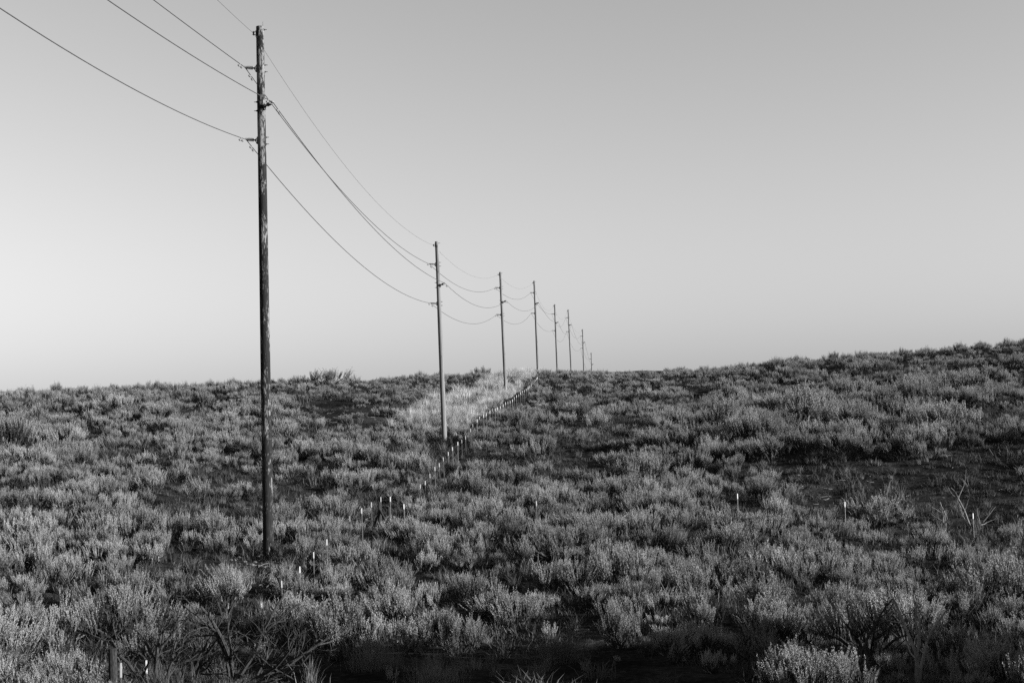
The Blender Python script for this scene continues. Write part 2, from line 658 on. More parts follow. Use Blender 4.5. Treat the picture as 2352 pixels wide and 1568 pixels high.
def span_fit(A, B, px):
    c = []
    for u, v in px:
        t, z = solve_tz(A, B, u, v)
        if 0.05 < t < 0.95:
            c.append((z - (A[2] + (B[2] - A[2]) * t)) / (t * (t - 1)))
    return float(np.mean(c)) if c else None


def c4(x, y):
    return ((1550 + x / 2.6137) / 1.6327, (850 + y / 2.6137) / 1.6327)


SPANS = {
    "top": {0: [(700, 255), (760, 345), (850, 450), (930, 520)], 1: [c4(460, 415), c4(560, 475), c4(700, 511)], 2: [c4(1040, 608)]},
    "upper": {0: [(740, 380), (800, 455), (880, 540), (940, 582)], 1: [c4(310, 500), c4(480, 602), c4(655, 637), c4(740, 625)], 2: [c4(940, 690), c4(1020, 712), c4(1100, 690)], 3: [c4(1300, 838)]},
    "right": {0: [(700, 330), (800, 463), (900, 570), (950, 610)], 1: [c4(440, 660), c4(600, 760), c4(750, 799), c4(830, 785)], 2: [c4(1000, 795), c4(1100, 831)], 3: [c4(1300, 838), c4(1360, 900)]},
    "lower": {0: [(700, 480), (800, 583), (850, 628), (950, 683)], 1: [c4(400, 900), c4(500, 935), c4(600, 949), c4(740, 920)], 2: [c4(940, 935), c4(1010, 951), c4(1090, 930)], 3: [c4(1310, 1025)]},
}
BACK = {"top": [(497, 0), (540, 38)], "upper": [(352, 0), (420, 50), (490, 103)], "right": [(250, 0), (350, 72), (450, 135), (560, 195)],
        "lower": [(0, 18), (100, 82), (200, 147), (300, 205), (400, 250), (500, 293)]}
WL = {"top": "thinnest wire, strung along the very tops of the poles", "upper": "upper of the two wires carried on the left of the poles",
      "right": "only wire carried on insulators right of the poles", "lower": "lowest wire, carried on the left of the poles"}
rig = {"top": .0055, "upper": .0135, "right": .0135, "lower": .0135}
for key in ("top", "upper", "right", "lower"):
    pts = []
    # span that runs back over the camera's left shoulder
    A = ATT[0][key]
    B = A - (ATT[1][key] - A)
    rows, rhs = [], []
    for u, v in BACK[key]:
        t, z = solve_tz(A, B, u, v)
        rows.append((t, t * t))
        rhs.append(z - A[2])
    if key == "top":      # too short a stretch shows: fit with the sag of its neighbours
        cc = 5.0
        bb = np.mean([(r_ - cc * a2) / a1 for (a1, a2), r_ in zip(rows, rhs)])
    else:
        (bb, cc), *_ = np.linalg.lstsq(np.array(rows), np.array(rhs), rcond=None)
    for t in np.linspace(1.0, 0.0, 41)[:-1]:
        p = A + (B - A) * t
        p[2] = A[2] + bb * t + cc * t * t
        pts.append(p)
    for i in range(len(ATT) - 1):
        A, B = ATT[i][key], ATT[i + 1][key]
        c = span_fit(A, B, SPANS[key].get(i, []))
        if c is None:
            c = 7.0
        c = min(max(c, 3.0), 14.0)
        print("SAG", key, i, round(c, 2))
        for t in np.linspace(0, 1, 41 if i < 3 else 21)[:-1]:
            p = A + (B - A) * t
            p[2] += c * t * (t - 1)
            pts.append(p)
    pts.append(ATT[-1][key].copy())
    b = MB()
    b.tube(np.array(pts), rig[key], 8)
    wo = b.build("power_line_wire", M_WIRE, None, True)
    tag(wo, WL[key], "wire", "wires of the power line")
    if key != "top":
        for i in range(3):
            for sgn in (-1, 1):
                k = 40 + 40 * i
                a0 = pts[k]
                nb = pts[k + sgn]
                d = Vector(nb - a0).normalized()
                o = put("vibration_damper", ME_DMP, wo)
                yv = d if sgn > 0 else -d
                xv = Vector((1, 0, 0))
                zv = xv.cross(yv).normalized()
                xv = yv.cross(zv).normalized()
                mm = Matrix.Identity(4)
                for r_ in range(3):
                    mm[r_][0], mm[r_][1], mm[r_][2] = xv[r_], yv[r_], zv[r_]
                    mm[r_][3] = a0[r_] + d[r_] * (0.62 if sgn > 0 else 0.55)
                o.matrix_world = mm


# ------------------------------------------------------------------ fences
def tpost_meshes(hgt, tip=0.19):
    def prof(b, z0, z1, k):
        f, s, t = 0.016 * k, 0.030 * k, 0.0045 * k
        pr = [(-f, -t), (f, -t), (f, t), (t, t), (t, s), (-t, s), (-t, t), (-f, t)]
        n = len(pr)
        v = [(x, y, z0) for x, y in pr] + [(x, y, z1) for x, y in pr]
        fc = [(j, (j + 1) % n, n + (j + 1) % n, n + j) for j in range(n)]
        fc += [(0, 1, 2, 7), (3, 4, 5, 6), (2, 3, 6, 7)]
        fc += [(n + 7, n + 2, n + 1, n), (n + 6, n + 5, n + 4, n + 3), (n + 7, n + 6, n + 3, n + 2)]
        b.add(v, fc)
    b1, b2 = MB(), MB()
    prof(b1, -0.3, hgt - tip, 1.0)
    for k in range(int((hgt - tip) / 0.06)):
        b1.box((0, -0.008, 0.05 + k * 0.06), (0.014, 0.008, 0.018))
    prof(b2, hgt - tip, hgt, 1.06)
    return b1.mesh("post", M_TPOST), b2.mesh("white_tip", M_WHITE)


TP = tpost_meshes(1.25)
TPN = tpost_meshes(1.3, 0.26)


def add_tpost(parent, p, meshes=TP, lean=0.0, rz=0.0):
    o = put("post", meshes[0], parent)
    o.location = p
    o.rotation_euler = (random.gauss(0, .012), random.gauss(0, .012) + lean, rz + random.gauss(0, .15))
    put("white_tip", meshes[1], o)
    return o


def strands(parent, pts, heights, r=0.0014):
    for hh in heights:
        b = MB()
        line = []
        for a, c in zip(pts[:-1], pts[1:]):
            for t in (0, .25, .5, .75):
                q_ = a + (c - a) * t
                line.append((q_[0], q_[1] - 0.012, q_[2] + hh - 0.02 * 4 * t * (1 - t)))
        line.append((pts[-1][0], pts[-1][1] - 0.012, pts[-1][2] + hh))
        b.tube(line, r, 4)
        b.build("wire_strand", M_IRON, parent)


fp = []
for p in FENCE:
    g = h1(p[0], p[1])
    zb = min(max(p[2] - 1.25, g - 0.28), g + 0.45)
    print("FENCE", round(p[1], 1), round(p[2] - g, 2))
    fp.append(np.array([p[0], p[1], zb]))
F1 = thing("wire_fence", "long fence of thin white-tipped steel posts climbing beside the poles to the crest", "fence", (fp[0][0], fp[0][1], fp[0][2]))
o0 = np.array(F1.location)
for p in fp:
    add_tpost(F1, p - o0, TP, 0.0, 0.15)
strands(F1, [p - o0 for p in fp], (0.35, 0.65, 0.92, 1.14))

# second fence: leaves the corner brace and crosses to the right
cr = [((928, 1157), 76), ((1080, 1150), 76), ((1232, 1150), 75.5), ((1452, 1122), 75), ((1693, 1128), 73), ((1940, 1152), 74), ((2235, 1178), 71), ((2500, 1205), 69)]
cp = []
for (u, v), D in cr:
    p = at(u, v, D)
    g = h1(p[0], p[1])
    cp.append(np.array([p[0], p[1], min(max(p[2] - 1.25, g - 0.3), g + 0.05)]))
F2 = thing("wire_fence", "sparse fence of widely spaced white-tipped posts crossing the slope on the right", "fence", cp[0])
o0 = np.array(F2.location)
for k, p in enumerate(cp):
    if k in (1, 3):
        continue
    add_tpost(F2, p - o0, TP, 0.0, 0.5)
pc = at(883, 1150, 76)
pc[2] = h1(pc[0], pc[1])
strands(F2, [pc - o0] + [p - o0 for p in cp], (0.4, 0.75, 1.1))


def wood_post(parent, name, p, hgt, r, lean=0.0):
    b = MB()
    n = 10
    a = np.arange(n) * 2 * math.pi / n
    vs_ = []
    zs = [-0.3, 0, hgt * .5, hgt - .01, hgt]
    for z in zs:
        rr = r * (1 + 0.06 * np.sin(a * 2 + z)) * (0.88 if z == hgt else 1)
        vs_.append(np.c_[rr * np.cos(a) + lean * z, rr * np.sin(a), np.full(n, z)])
    fc = [(i * n + j, i * n + (j + 1) % n, (i + 1) * n + (j + 1) % n, (i + 1) * n + j) for i in range(4) for j in range(n)] + [tuple(4 * n + j for j in range(n))]
    b.add(np.concatenate(vs_), fc)
    o = b.build(name, M_POSTW, parent)
    o.location = p
    return o


BR = thing("fence_brace", "dark wooden corner brace of two posts and a rail where the fences meet", "fence brace", pc)
p1, p2 = at(870, 1140, 76), at(892, 1145, 75.5)
for p, hh in ((p1, 1.3), (p2, 1.15)):
    g = h1(p[0], p[1])
    wood_post(BR, "post", np.array([p[0], p[1], g]) - pc, hh, 0.05)
b = MB()
ga, gb = np.array([p1[0], p1[1], h1(p1[0], p1[1]) + 1.05]) - pc, np.array([p2[0], p2[1], h1(p2[0], p2[1]) + 0.35]) - pc
b.tube([ga, gb], 0.04, 8)
b.tube([ga + (0, .05, -.1), ga + (-.35, .05, -.95)], 0.04, 8)
b.build("brace_rail", M_POSTW, BR)

# near corner of the fence at the bottom left
p = at(259, 1512, 37.5)
g = h1(p[0], p[1])
wp = wood_post(None, "fence_post", (p[0], p[1], g), max(0.8, p[2] - g), 0.078)
tag(wp, "stout dark wooden post beside the nearest white-tipped stake, bottom left", "fence post")
for (u, v), D, lab in [((274, 1523), 36.5, "steel stake with long white tip right beside the stout dark post"),
                       ((339, 1515), 39.0, "short white-tipped stake behind the pale dead branches near the dark post"),
                       ((402, 1524), 39.5, "white-tipped stake low between the two nearest dead shrubs")]:
    p = at(u, v, D)
    g = h1(p[0], p[1])
    t = thing("steel_fence_post", lab, "fence post", (p[0], p[1], min(p[2] - 1.3, g)), "near stakes of the fence")
    add_tpost(t, (0, 0, 0), TPN, 0.0, 0.2)


# ------------------------------------------------------------------ plants
def unit(v):
    return v / (np.linalg.norm(v, axis=-1, keepdims=True) + 1e-12)


def plume(g, base, d, L, rad, n, leaf, width):
    """n diamond leaves round an axis: a sagebrush shoot. returns (n,4,3)"""
    t = g.uniform(0.08, 1.0, n)
    phi = g.uniform(0, 2 * math.pi, n)
    ref = np.array([1.0, 0, 0]) if abs(d[2]) > 0.7 else np.array([0, 0, 1.0])
    x = unit(np.cross(ref, d))
    y = np.cross(d, x)
    o = np.cos(phi)[:, None] * x + np.sin(phi)[:, None] * y
    pos = base + d * (t * L)[:, None] + o * (rad * 0.25)
    dirn = unit(o * g.uniform(.22, .52, n)[:, None] * (1.15 - 0.6 * t)[:, None] + d * 0.9)
    ln = leaf * g.uniform(0.7, 1.3, n) * (1.1 - 0.35 * t)
    wv = unit(np.cross(dirn, o + g.normal(0, .35, (n, 3)))) * (width * g.uniform(.7, 1.3, n))[:, None] * 0.5
    mid = pos + dirn * (ln * 0.55)[:, None]
    tip = pos + dirn * ln[:, None]
    return np.stack([pos, mid + wv, tip, mid - wv], 1)


def sage(seed, spread=0.65, height=1.0, lobes=9, per=22, leafn=54, openness=0.0, wind=0.0):
    """one sagebrush: returns (foliage MB, stems MB)"""
    g = np.random.default_rng(seed)
    fo, st = MB(), MB()
    Q = []
    for k in range(lobes):
        a = k * 2.4 + g.uniform(-.4, .4)
        rr = spread * math.sqrt((k + 0.35) / lobes) * g.uniform(.8, 1.12)
        top = height * (1.0 - 0.38 * (rr / spread) ** 2) * g.uniform(.78, 1.08)
        c = np.array([rr * math.cos(a) + wind * top, rr * math.sin(a), top * 0.62])
        # stem from the root to the lobe
        p0 = np.array([0.05 * math.cos(a), 0.05 * math.sin(a), -0.08])
        mid = c * np.array([.45, .45, .5]) + g.normal(0, .05, 3)
        m2 = c * np.array([.8, .8, .82]) + g.normal(0, .04, 3)
        tt = np.linspace(0, 1, 6)
        pts = ((1 - tt) ** 3)[:, None] * p0 + (3 * tt * (1 - tt) ** 2)[:, None] * mid + (3 * tt ** 2 * (1 - tt))[:, None] * m2 + (tt ** 3)[:, None] * c
        st.tube(pts, np.linspace(0.032, 0.012, 6) * (1 - .2 * openness), 5, cap=False)
        axis = unit(np.array([c[0] * .45 / spread + wind, c[1] * .45 / spread, 1.0]))
        hands = max(2, per // 7)
        for hnd in range(hands):
            hd = unit(axis + g.normal(0, .30, 3) * np.array([1, 1, .3]))
            hb = c + hd * g.uniform(-.10, .12) * height + g.normal(0, .075, 3) * np.array([1, 1, .6])
            he = hb + hd * g.uniform(.06, .14) * height
            st.tube([c - axis * .05, hb, he], [0.012, 0.009, 0.006], 3, cap=False)
            hs = g.uniform(.8, 1.25)
            for j in range(g.integers(7, 11)):
                off = g.normal(0, .036, 3)
                b0 = hb + (he - hb) * g.uniform(0, 1) + off
                d = unit(hd + off * 2.5 + np.array([wind, 0, 0.85]) + g.normal(0, .10, 3))
                L = hs * g.uniform(.20, .40) * (0.75 + 0.25 * height)
                Q.append(plume(g, b0, d, L, .022, leafn, .027, .0095))
                st.tube([b0 - d * .10, b0 + d * L * .5], [0.006, 0.003], 3, cap=False)
        # a few lower shoots so that the skirt of the bush is not bare
        if openness < 0.5:
            for j in range(int(2.6 * (1 - openness))):
                b0 = np.array([c[0], c[1], 0]) * g.uniform(.7, 1.15) + np.array([0, 0, top * g.uniform(.18, .5)]) + g.normal(0, .05, 3)
                d = unit(np.array([c[0], c[1], .8]) + g.normal(0, .3, 3))
                Q.append(plume(g, b0, d, g.uniform(.1, .2), .025, leafn - 16, .029, .0105))
    fo.quads(np.concatenate(Q))
    return fo, st


SAGE_KINDS = [
    # word for labels, args
    ("low rounded", dict(spread=0.42, height=0.62, lobes=6, per=22)),
    ("tall upright", dict(spread=0.32, height=0.95, lobes=5, per=28, openness=.2)),
    ("broad spreading", dict(spread=0.70, height=0.78, lobes=10, per=21)),
    ("open woody", dict(spread=0.58, height=0.95, lobes=7, per=21, openness=.7)),
    ("low rounded", dict(spread=0.38, height=0.55, lobes=5, per=24)),
    ("tall upright", dict(spread=0.40, height=0.88, lobes=6, per=24, openness=.1)),
    ("broad spreading", dict(spread=0.60, height=0.85, lobes=9, per=22, openness=.1)),
    ("small tufted", dict(spread=0.20, height=0.55, lobes=2, per=24)),
    ("open woody", dict(spread=0.50, height=0.80, lobes=7, per=10, openness=.8)),
    ("low rounded", dict(spread=0.50, height=0.68, lobes=8, per=21)),
    ("tall upright", dict(spread=0.36, height=1.02, lobes=6, per=22, openness=.3, wind=.12)),
    ("broad spreading", dict(spread=0.78, height=0.66, lobes=12, per=18, wind=-.08)),
]
sage_parts, sage_join = [], []
lib = bpy.data.collections.new("sagebrush_kinds")
for k, (wd, kw) in enumerate(SAGE_KINDS):
    fo, st = sage(100 + k, **kw)
    sage_parts.append((fo.mesh("foliage", M_SAGE), st.mesh("branches", M_STEM)))
    j = MB()
    j.v = fo.v + st.v
    j.f = fo.f + [[i + fo.n for i in f] for f in st.f]
    j.mi = [0] * len(fo.f) + [1] * len(st.f)
    j.n = fo.n + st.n
    o = bpy.data.objects.new(f"sagebrush_kind_{k}", j.mesh("sagebrush", [M_SAGE, M_STEM]))
    lib.objects.link(o)


def tuft(seed, n, h, spread, wid, mt, name, coll, curl=.35):
    g = np.random.default_rng(seed)
    b = MB()
    base = np.c_[g.normal(0, spread * .4, (n, 2)), np.full(n, -0.02)]
    lean = g.normal(0, curl, (n, 2)) + base[:, :2] / max(spread, .01) * .35
    L = h * g.uniform(.5, 1.1, n)
    d1 = unit(np.c_[lean * .6, np.ones(n)])
    d2 = unit(np.c_[lean * 1.6, np.full(n, .8)])
    wv = unit(np.c_[g.normal(0, 1, (n, 2)), np.zeros(n)]) * wid * .5
    mid = base + d1 * (L * .55)[:, None]
    tip = mid + d2 * (L * .5)[:, None]
    b.quads(np.stack([base - wv, base + wv, mid + wv * .8, mid - wv * .8], 1))
    b.tris(np.stack([mid - wv * .8, mid + wv * .8, tip], 1))
    o = bpy.data.objects.new(name, b.mesh(name, mt))
    if coll:
        coll.objects.link(o)
    return o


lib_g = bpy.data.collections.new("grass_kinds")
for k in range(4):
    tuft(300 + k, 45, .26 + .05 * k, .12, .010, M_GRASS, f"grass_kind_{k}", lib_g)
lib_h = bpy.data.collections.new("herb_kinds")
for k in range(4):
    tuft(320 + k, 70, .16 + .05 * k, .24, .014, M_HERB, f"herb_kind_{k}", lib_h, .8)
lib_p = bpy.data.collections.new("pale_grass_kinds")
for k in range(4):
    tuft(340 + k, 60, .48 + .07 * k, .22, .013, M_PALE, f"pale_grass_kind_{k}", lib_p, .3)


def scatter(name, pts, rots, scl, idx, coll, label, cat):
    me = bpy.data.meshes.new(name)
    me.from_pydata([tuple(p) for p in pts], [], [])
    for nm, ty, fld, dat in (("rot", 'FLOAT_VECTOR', "vector", rots), ("scl", 'FLOAT_VECTOR', "vector", scl)):
        at_ = me.attributes.new(nm, ty, 'POINT')
        at_.data.foreach_set(fld, np.asarray(dat, np.float32).ravel())
    ai = me.attributes.new("idx", 'INT', 'POINT')
    ai.data.foreach_set("value", np.asarray(idx, np.int32))
    o = put(name, me)
    tag(o, label, cat, None, "stuff")
    ng = bpy.data.node_groups.new(name + "_nodes", 'GeometryNodeTree')
    ng.interface.new_socket("Geometry", in_out='INPUT', socket_type='NodeSocketGeometry')
    ng.interface.new_socket("Geometry", in_out='OUTPUT', socket_type='NodeSocketGeometry')
    N, L_ = ng.nodes, ng.links
    gi_, go = N.new("NodeGroupInput"), N.new("NodeGroupOutput")
    ci = N.new("GeometryNodeCollectionInfo")
    ci.inputs["Collection"].default_value = coll
    ci.inputs["Separate Children"].default_value = True
    ci.inputs["Reset Children"].default_value = True
    ip = N.new("GeometryNodeInstanceOnPoints")
    ip.inputs["Pick Instance"].default_value = True
    L_.new(gi_.outputs[0], ip.inputs["Points"])
    L_.new(ci.outputs[0], ip.inputs["Instance"])
    for nm, ty, sock in (("rot", 'FLOAT_VECTOR', "Rotation"), ("scl", 'FLOAT_VECTOR', "Scale"), ("idx", 'INT', "Instance Index")):
        na = N.new("GeometryNodeInputNamedAttribute")
        na.data_type = ty
        na.inputs["Name"].default_value = nm
        L_.new(na.outputs["Attribute"], ip.inputs[sock])
    L_.new(ip.outputs[0], go.inputs[0])
    md = o.modifiers.new("scatter", 'NODES')
    md.node_group = ng
    return o


# smooth noise for the plant cover
_nph = rng.uniform(0, 6.28, (24, 2))


def cover_noise(x, y, f0):
    z = 0
    for i in range(12):
        a = _nph[i, 0]
        z = z + np.sin((x * math.cos(a) + y * math.sin(a)) * f0 * (0.6 + 0.12 * i) + _nph[i + 12, 0])
    return z / 3.4


# openings in the sagebrush, placed on the slope where the photo shows dark ground
BARE = [  # pixel of the centre, half width px, half height px, strength
    (2230, 1155, 250, 115, 1.1), (1985, 1130, 170, 75, 1.0), (1890, 1105, 130, 60, .8), (1250, 1055, 150, 40, .9), (480, 1155, 150, 70, .8), (740, 955, 100, 28, .8), (700, 1150, 80, 45, .8),
    (1010, 1040, 60, 35, 1.1), (1480, 985, 220, 22, .5), (2260, 970, 110, 28, .7), (320, 1080, 120, 28, .5),
    (1330, 1090, 120, 28, .7), (880, 965, 60, 26, .6), (1750, 980, 140, 24, .5), (620, 1320, 40, 48, 1.0), (1080, 960, 30, 30, .6), (880, 1215, 70, 50, .9),
    (1180, 930, 30, 22, .8), (520, 1610, 290, 150, 1.2), (1180, 1615, 620, 125, 1.5)]


def pole_line(y):
    return np.interp(y, [q_[1] for q_ in PB], [q_[0] for q_ in PB])


def strip_width(y):
    return np.interp(y / YS, [124, 140, 180, 220, 245], [3.6, 5.4, 4.8, 3.0, 2.0])


def density(P):
    u, v, d = proj(P)
    x, y = P[:, 0], P[:, 1]
    den = 0.80 + 0.34 * cover_noise(x, y, .7) + .30 * cover_noise(x + 40, y - 17, 2.2) - .22 * sstep(d, 140, 170)
    for cu, cv, a, b_, s in BARE:
        q_ = (((u - cu) / a) ** 2 + ((v - cv) / b_) ** 2) * (1 + .45 * cover_noise(x - 11, y + 5, 1.7))
        den = den - s * 1.1 * (1 - sstep(q_, .6, 1.35))
    dx = x - pole_line(y)
    strip = (y > 128 * YS) & (y < 240 * YS) & (dx > -strip_width(y)) & (dx < .3)
    den = np.where(strip, den - .55, den)
    fence = (np.abs(x - (PB[0][0] + _fa * (y - PB[0][1]) + 2.4)) < .7) & (y < 115 * YS)
    den = np.where(fence, den - .4, den)
    near_pole = np.min([np.hypot(x - q_[0], y - q_[1]) for q_ in PB[:4]], axis=0) < 1.1
    return np.where(near_pole, -1, den)


def grid_pts(y0, y1, cell, margin=0.10, jit=.48):
    out = []
    for y in np.arange(y0 * YS, y1 * YS, cell):
        hw = y * (1176 / FPX) * (1 + margin) + 2.0
        xr = hw + (6.0 if y < 60 else 2.0)
        x = np.arange(-hw, xr, cell)
        out.append(np.c_[x, np.full(len(x), y)])
    p = np.concatenate(out)
    p = p + rng.uniform(-jit, jit, p.shape) * cell
    return p


big2 = np.concatenate([grid_pts(31, 90, 1.08), grid_pts(90, 262, 1.12)])
low2 = np.concatenate([grid_pts(31, 90, 1.35), grid_pts(90, 262, 1.4)])
P2 = np.concatenate([big2, low2])
islow = np.arange(len(P2)) >= len(big2)
P3 = np.c_[P2, H(P2[:, 0], P2[:, 1]) - 0.03]
den = density(P3)
keep = rng.random(len(P3)) < np.where(islow, .28 * np.maximum(den, np.where(den > -.6, .45, 0)), den)
P3, den, islow = P3[keep], den[keep], islow[keep]
nb = len(P3)
u, v, d = proj(P3 + np.array([0, 0, .5]))
scale = rng.lognormal(0.0, .27, nb) * np.where(islow, .52, .90)
# old tall bushes on the right of the slope and round the bare ground
tallz = (1 - sstep(np.hypot((u - 1950) / 420, (v - 960) / 150), .6, 1.2)) * ~islow
scale *= 1 + .55 * tallz * rng.random(nb)
scale *= 1 - .27 * sstep(d, 120, 170)
kind = rng.choice(12, nb, p=[.12, .11, .09, .08, .11, .11, .08, .04, .06, .08, .06, .06])
kind = np.where((tallz > .5) & (rng.random(nb) < .5), 3, kind)
kind = np.where(islow & (den < .3), 7, kind)
KH = np.array([.78, 1.15, .95, 1.12, .72, 1.05, 1.0, .72, .95, .85, 1.2, .82])
KR = np.array([.55, .45, .82, .7, .5, .52, .72, .33, .6, .62, .5, .9])
# nothing grows tall enough to hide the pole feet, the fence tips and the brace from the road
SEEN = [(617, 1285, 67.6, 22), (1021, 1016, 124, 14), (1162, 913, 180, 8), (881, 1175, 76, 22), (1232, 1185, 75, 6), (1693, 1165, 73, 6), (1940, 1185, 74, 6), (2235, 1228, 71, 6),
        (259, 1560, 37.5, 25), (274, 1555, 37, 12), (339, 1530, 39, 8), (402, 1535, 39.5, 8), (528, 1530, 39, 70), (362, 1530, 38, 60), (432, 1530, 39.5, 40), (2110, 1540, 36.5, 90), (1960, 1480, 41, 60)]
SEEN += [(tu, tv + 5 + 700 * YS / p_[1], p_[1] / YS, 5) for (tu, tv), p_ in zip(TIPS, FENCE)]
for su, sv, sd, sw in SEEN:
    ub, vb, _ = proj(P3)
    ppm = F0 / d
    hit = (np.abs(ub - su) < sw + KR[kind] * scale * ppm * .8) & (d < sd + .3) & (vb > sv)
    lim = (vb - sv) / ppm / KH[kind]
    scale = np.where(hit & (scale > lim), np.maximum(lim, 0.0), scale)
ok = scale > .25
P3, den, islow, u, v, d, scale, tallz, kind = [q_[ok] for q_ in (P3, den, islow, u, v, d, scale, tallz, kind)]
nb = len(P3)
scl = np.c_[scale * rng.uniform(.9, 1.3, nb), scale * rng.uniform(.9, 1.3, nb), scale * rng.uniform(.85, 1.0, nb)]
rot = np.c_[rng.normal(0, .07, nb), rng.normal(0, .07, nb), rng.uniform(0, 6.28, nb)]

inframe = (u > -30) & (u < 2382) & (v > 780) & (v < 1600)
size = np.where(inframe, scale / d * np.sqrt(KH * KR)[kind], 0)
N_IND = 282
order = np.argsort(-size)
ind = order[:N_IND]
rest = np.setdiff1d(np.arange(nb), ind)
print("BUSHES", nb, "individual to depth", d[ind].max())


def place_words(u, v):
    if v > 1440:
        if u < 820:
            return "in the lowest rows left of the long shadow"
        if u < 1500:
            return "in the lowest rows along the long dark shadow"
        return "in the lowest rows right of the long shadow"
    if u < 620:
        return "left of the tallest pole's foot"
    if u < 1250:
        return "between the tallest pole's foot and the long shadow"
    if u < 1850:
        return "in the thicket above the shadow's right end"
    return "in the thicket below the rightmost white-tipped stake"


for k in ind:
    wd = SAGE_KINDS[kind[k]][0]
    pl = place_words(u[k], v[k])
    t = thing("sagebrush", f"{wd} grey sagebrush {pl}", "shrub", P3[k], f"{wd} sagebrush {pl}")
    t.rotation_euler = rot[k]
    t.scale = scl[k]
    put("foliage", sage_parts[kind[k]][0], t)
    put("branches", sage_parts[kind[k]][1], t)

scatter("sagebrush_cover", P3[rest], rot[rest], scl[rest], kind[rest], lib, "grey sagebrush covering the slope behind the nearest rows up to the ridge", "sagebrush")

# bushes that stand out on the skyline
for su, sv, D, k, s, lab in [(745, 868, 178, 3, 1.9, "wide bare-stemmed bush cluster topping the skyline right of the tallest pole"),
                             (928, 866, 186, 6, .75, "small round bush alone above the skyline left of the second pole"),
                             (352, 886, 166, 3, 1.0, "thin see-through bush alone on the left skyline"),
                             (128, 896, 165, 1, 1.0, "upright bush pair nearest the left end of the skyline"),
                             (1702, 842, 200, 1, .9, "small bush poking above the right skyline, first beyond the row of poles"),
                             (1916, 829, 190, 6, 1.15, "largest dark bush poking above the right skyline"),
                             (2205, 809, 186, 5, 1.1, "upright bush poking above the skyline near its highest end"),
                             (575, 878, 172, 4, 1.1, "dark rounded bush on the skyline touching the tallest pole's left side")]:
    p = at(su, sv, D)
    t = thing("sagebrush", lab, "shrub", (p[0], p[1], h1(p[0], p[1]) - .05), "bushes standing out on the skyline")
    t.scale = (s * 2.0, s * 1.5, s * .95) if s > 1.5 else (s * 1.25, s * 1.25, s * 1.15)
    t.rotation_euler = (0, 0, random.uniform(0, 6))
    put("foliage", sage_parts[k][0], t)
    put("branches", sage_parts[k][1], t)

# ------------------------------------------------------------------ grass and low plants
GP = np.concatenate([grid_pts(31, 75, .55), grid_pts(75, 130, .55), grid_pts(130, 250, 1.1)])
GP3 = np.c_[GP, H(GP[:, 0], GP[:, 1])]
gu, gv, gd = proj(GP3)
pole_foot = 1 - sstep(np.hypot((gu - 760) / 150, (gv - 1270) / 75), .5, 1.3)
bottom = 1 - sstep(np.hypot((gu - 1000) / 420, (gv - 1520) / 80), .6, 1.3)
shade = 1 - sstep(np.hypot((gu - 1180) / 600, (gv - 1590) / 110), .75, 1.15)      # plants thinned over this oval so the long shadow comes out darker
pr = np.clip(.22 + .25 * cover_noise(GP3[:, 0] + 9, GP3[:, 1], .4) + .7 * pole_foot + .1 * bottom, 0, 1)
gk = rng.random(len(GP3)) < pr * (1 - .8 * shade) * np.where(density(GP3) < .05, np.clip(.25 + pole_foot + .5 * bottom, 0, 1), 1)
G3 = GP3[gk]
n = len(G3)
s = rng.lognormal(0, .25, n) * (1 + .3 * bottom[gk] + .25 * pole_foot[gk])
scatter("dry_grass", G3, np.c_[rng.normal(0, .1, (n, 2)), rng.uniform(0, 6.28, n)], np.c_[s, s, s * rng.uniform(.8, 1.3, n)], rng.integers(0, 4, n), lib_g,
        "thin dry grass growing between the sagebrush", "grass")
hk = rng.random(len(GP3)) < np.clip(.75 - .1 * gd / 100, 0, 1) * (1 - .85 * shade)
H3 = GP3[hk]
n = len(H3)
s = rng.lognormal(0, .35, n) * 1.2
scatter("low_herb_cover", H3, np.c_[rng.normal(0, .1, (n, 2)), rng.uniform(0, 6.28, n)], np.c_[s, s, s * rng.uniform(.7, 1.2, n)], rng.integers(0, 4, n), lib_h,
        "low dark herbs and litter on the open soil", "ground cover")

# bleached grass strip along the line, left of the fence
yy = rng.uniform(124, 242, 9000) * YS
lw = strip_width(yy)
dx = rng.uniform(-1, .2, 9000) * lw
xx = pole_line(yy) + dx
edge = cover_noise(xx, yy, 1.1)
soft = 1 - sstep(-dx / lw, .55, 1.0) * .8
ok = rng.random(9000) < np.clip(.34 + .8 * edge, .03, 1) * sstep(yy, 122 * YS, 142 * YS) * soft
pp = np.c_[xx, yy, H(xx, yy)][ok]
n = len(pp)
s = rng.lognormal(0, .25, n)
scatter("pale_dry_grass", pp, np.c_[rng.normal(0, .12, (n, 2)), rng.uniform(0, 6.28, n)], np.c_[s, s, s], rng.integers(0, 4, n), lib_p,
        "strip of bleached pale grass running along the poles up to the crest", "grass")


# tall bunch grass clumps standing out in the foreground
def bunch(name, label, u, v, D, n, h, spread, mt, curl=.22):
    p = at(u, v, D)
    o = tuft(int(u), n * 2, h, spread, .006, mt, name, None, curl)
    COL.objects.link(o)
    o.location = (p[0], p[1], h1(p[0], p[1]))
    return tag(o, label, "grass clump")


bunch("bunch_grass", "tall pale bunch grass standing at the top edge of the long dark shadow", 1285, 1466, 45, 420, .8, .55, M_GRASS)
bunch("bunch_grass", "upright bunch grass inside the long shadow at its bottom centre", 1000, 1560, 39.5, 320, .45, .6, M_GRASS)
bunch("bunch_grass", "thin pale grass clump below the tallest pole's fence, left end of shadow", 860, 1460, 44, 300, .8, .6, M_GRASS, .3)


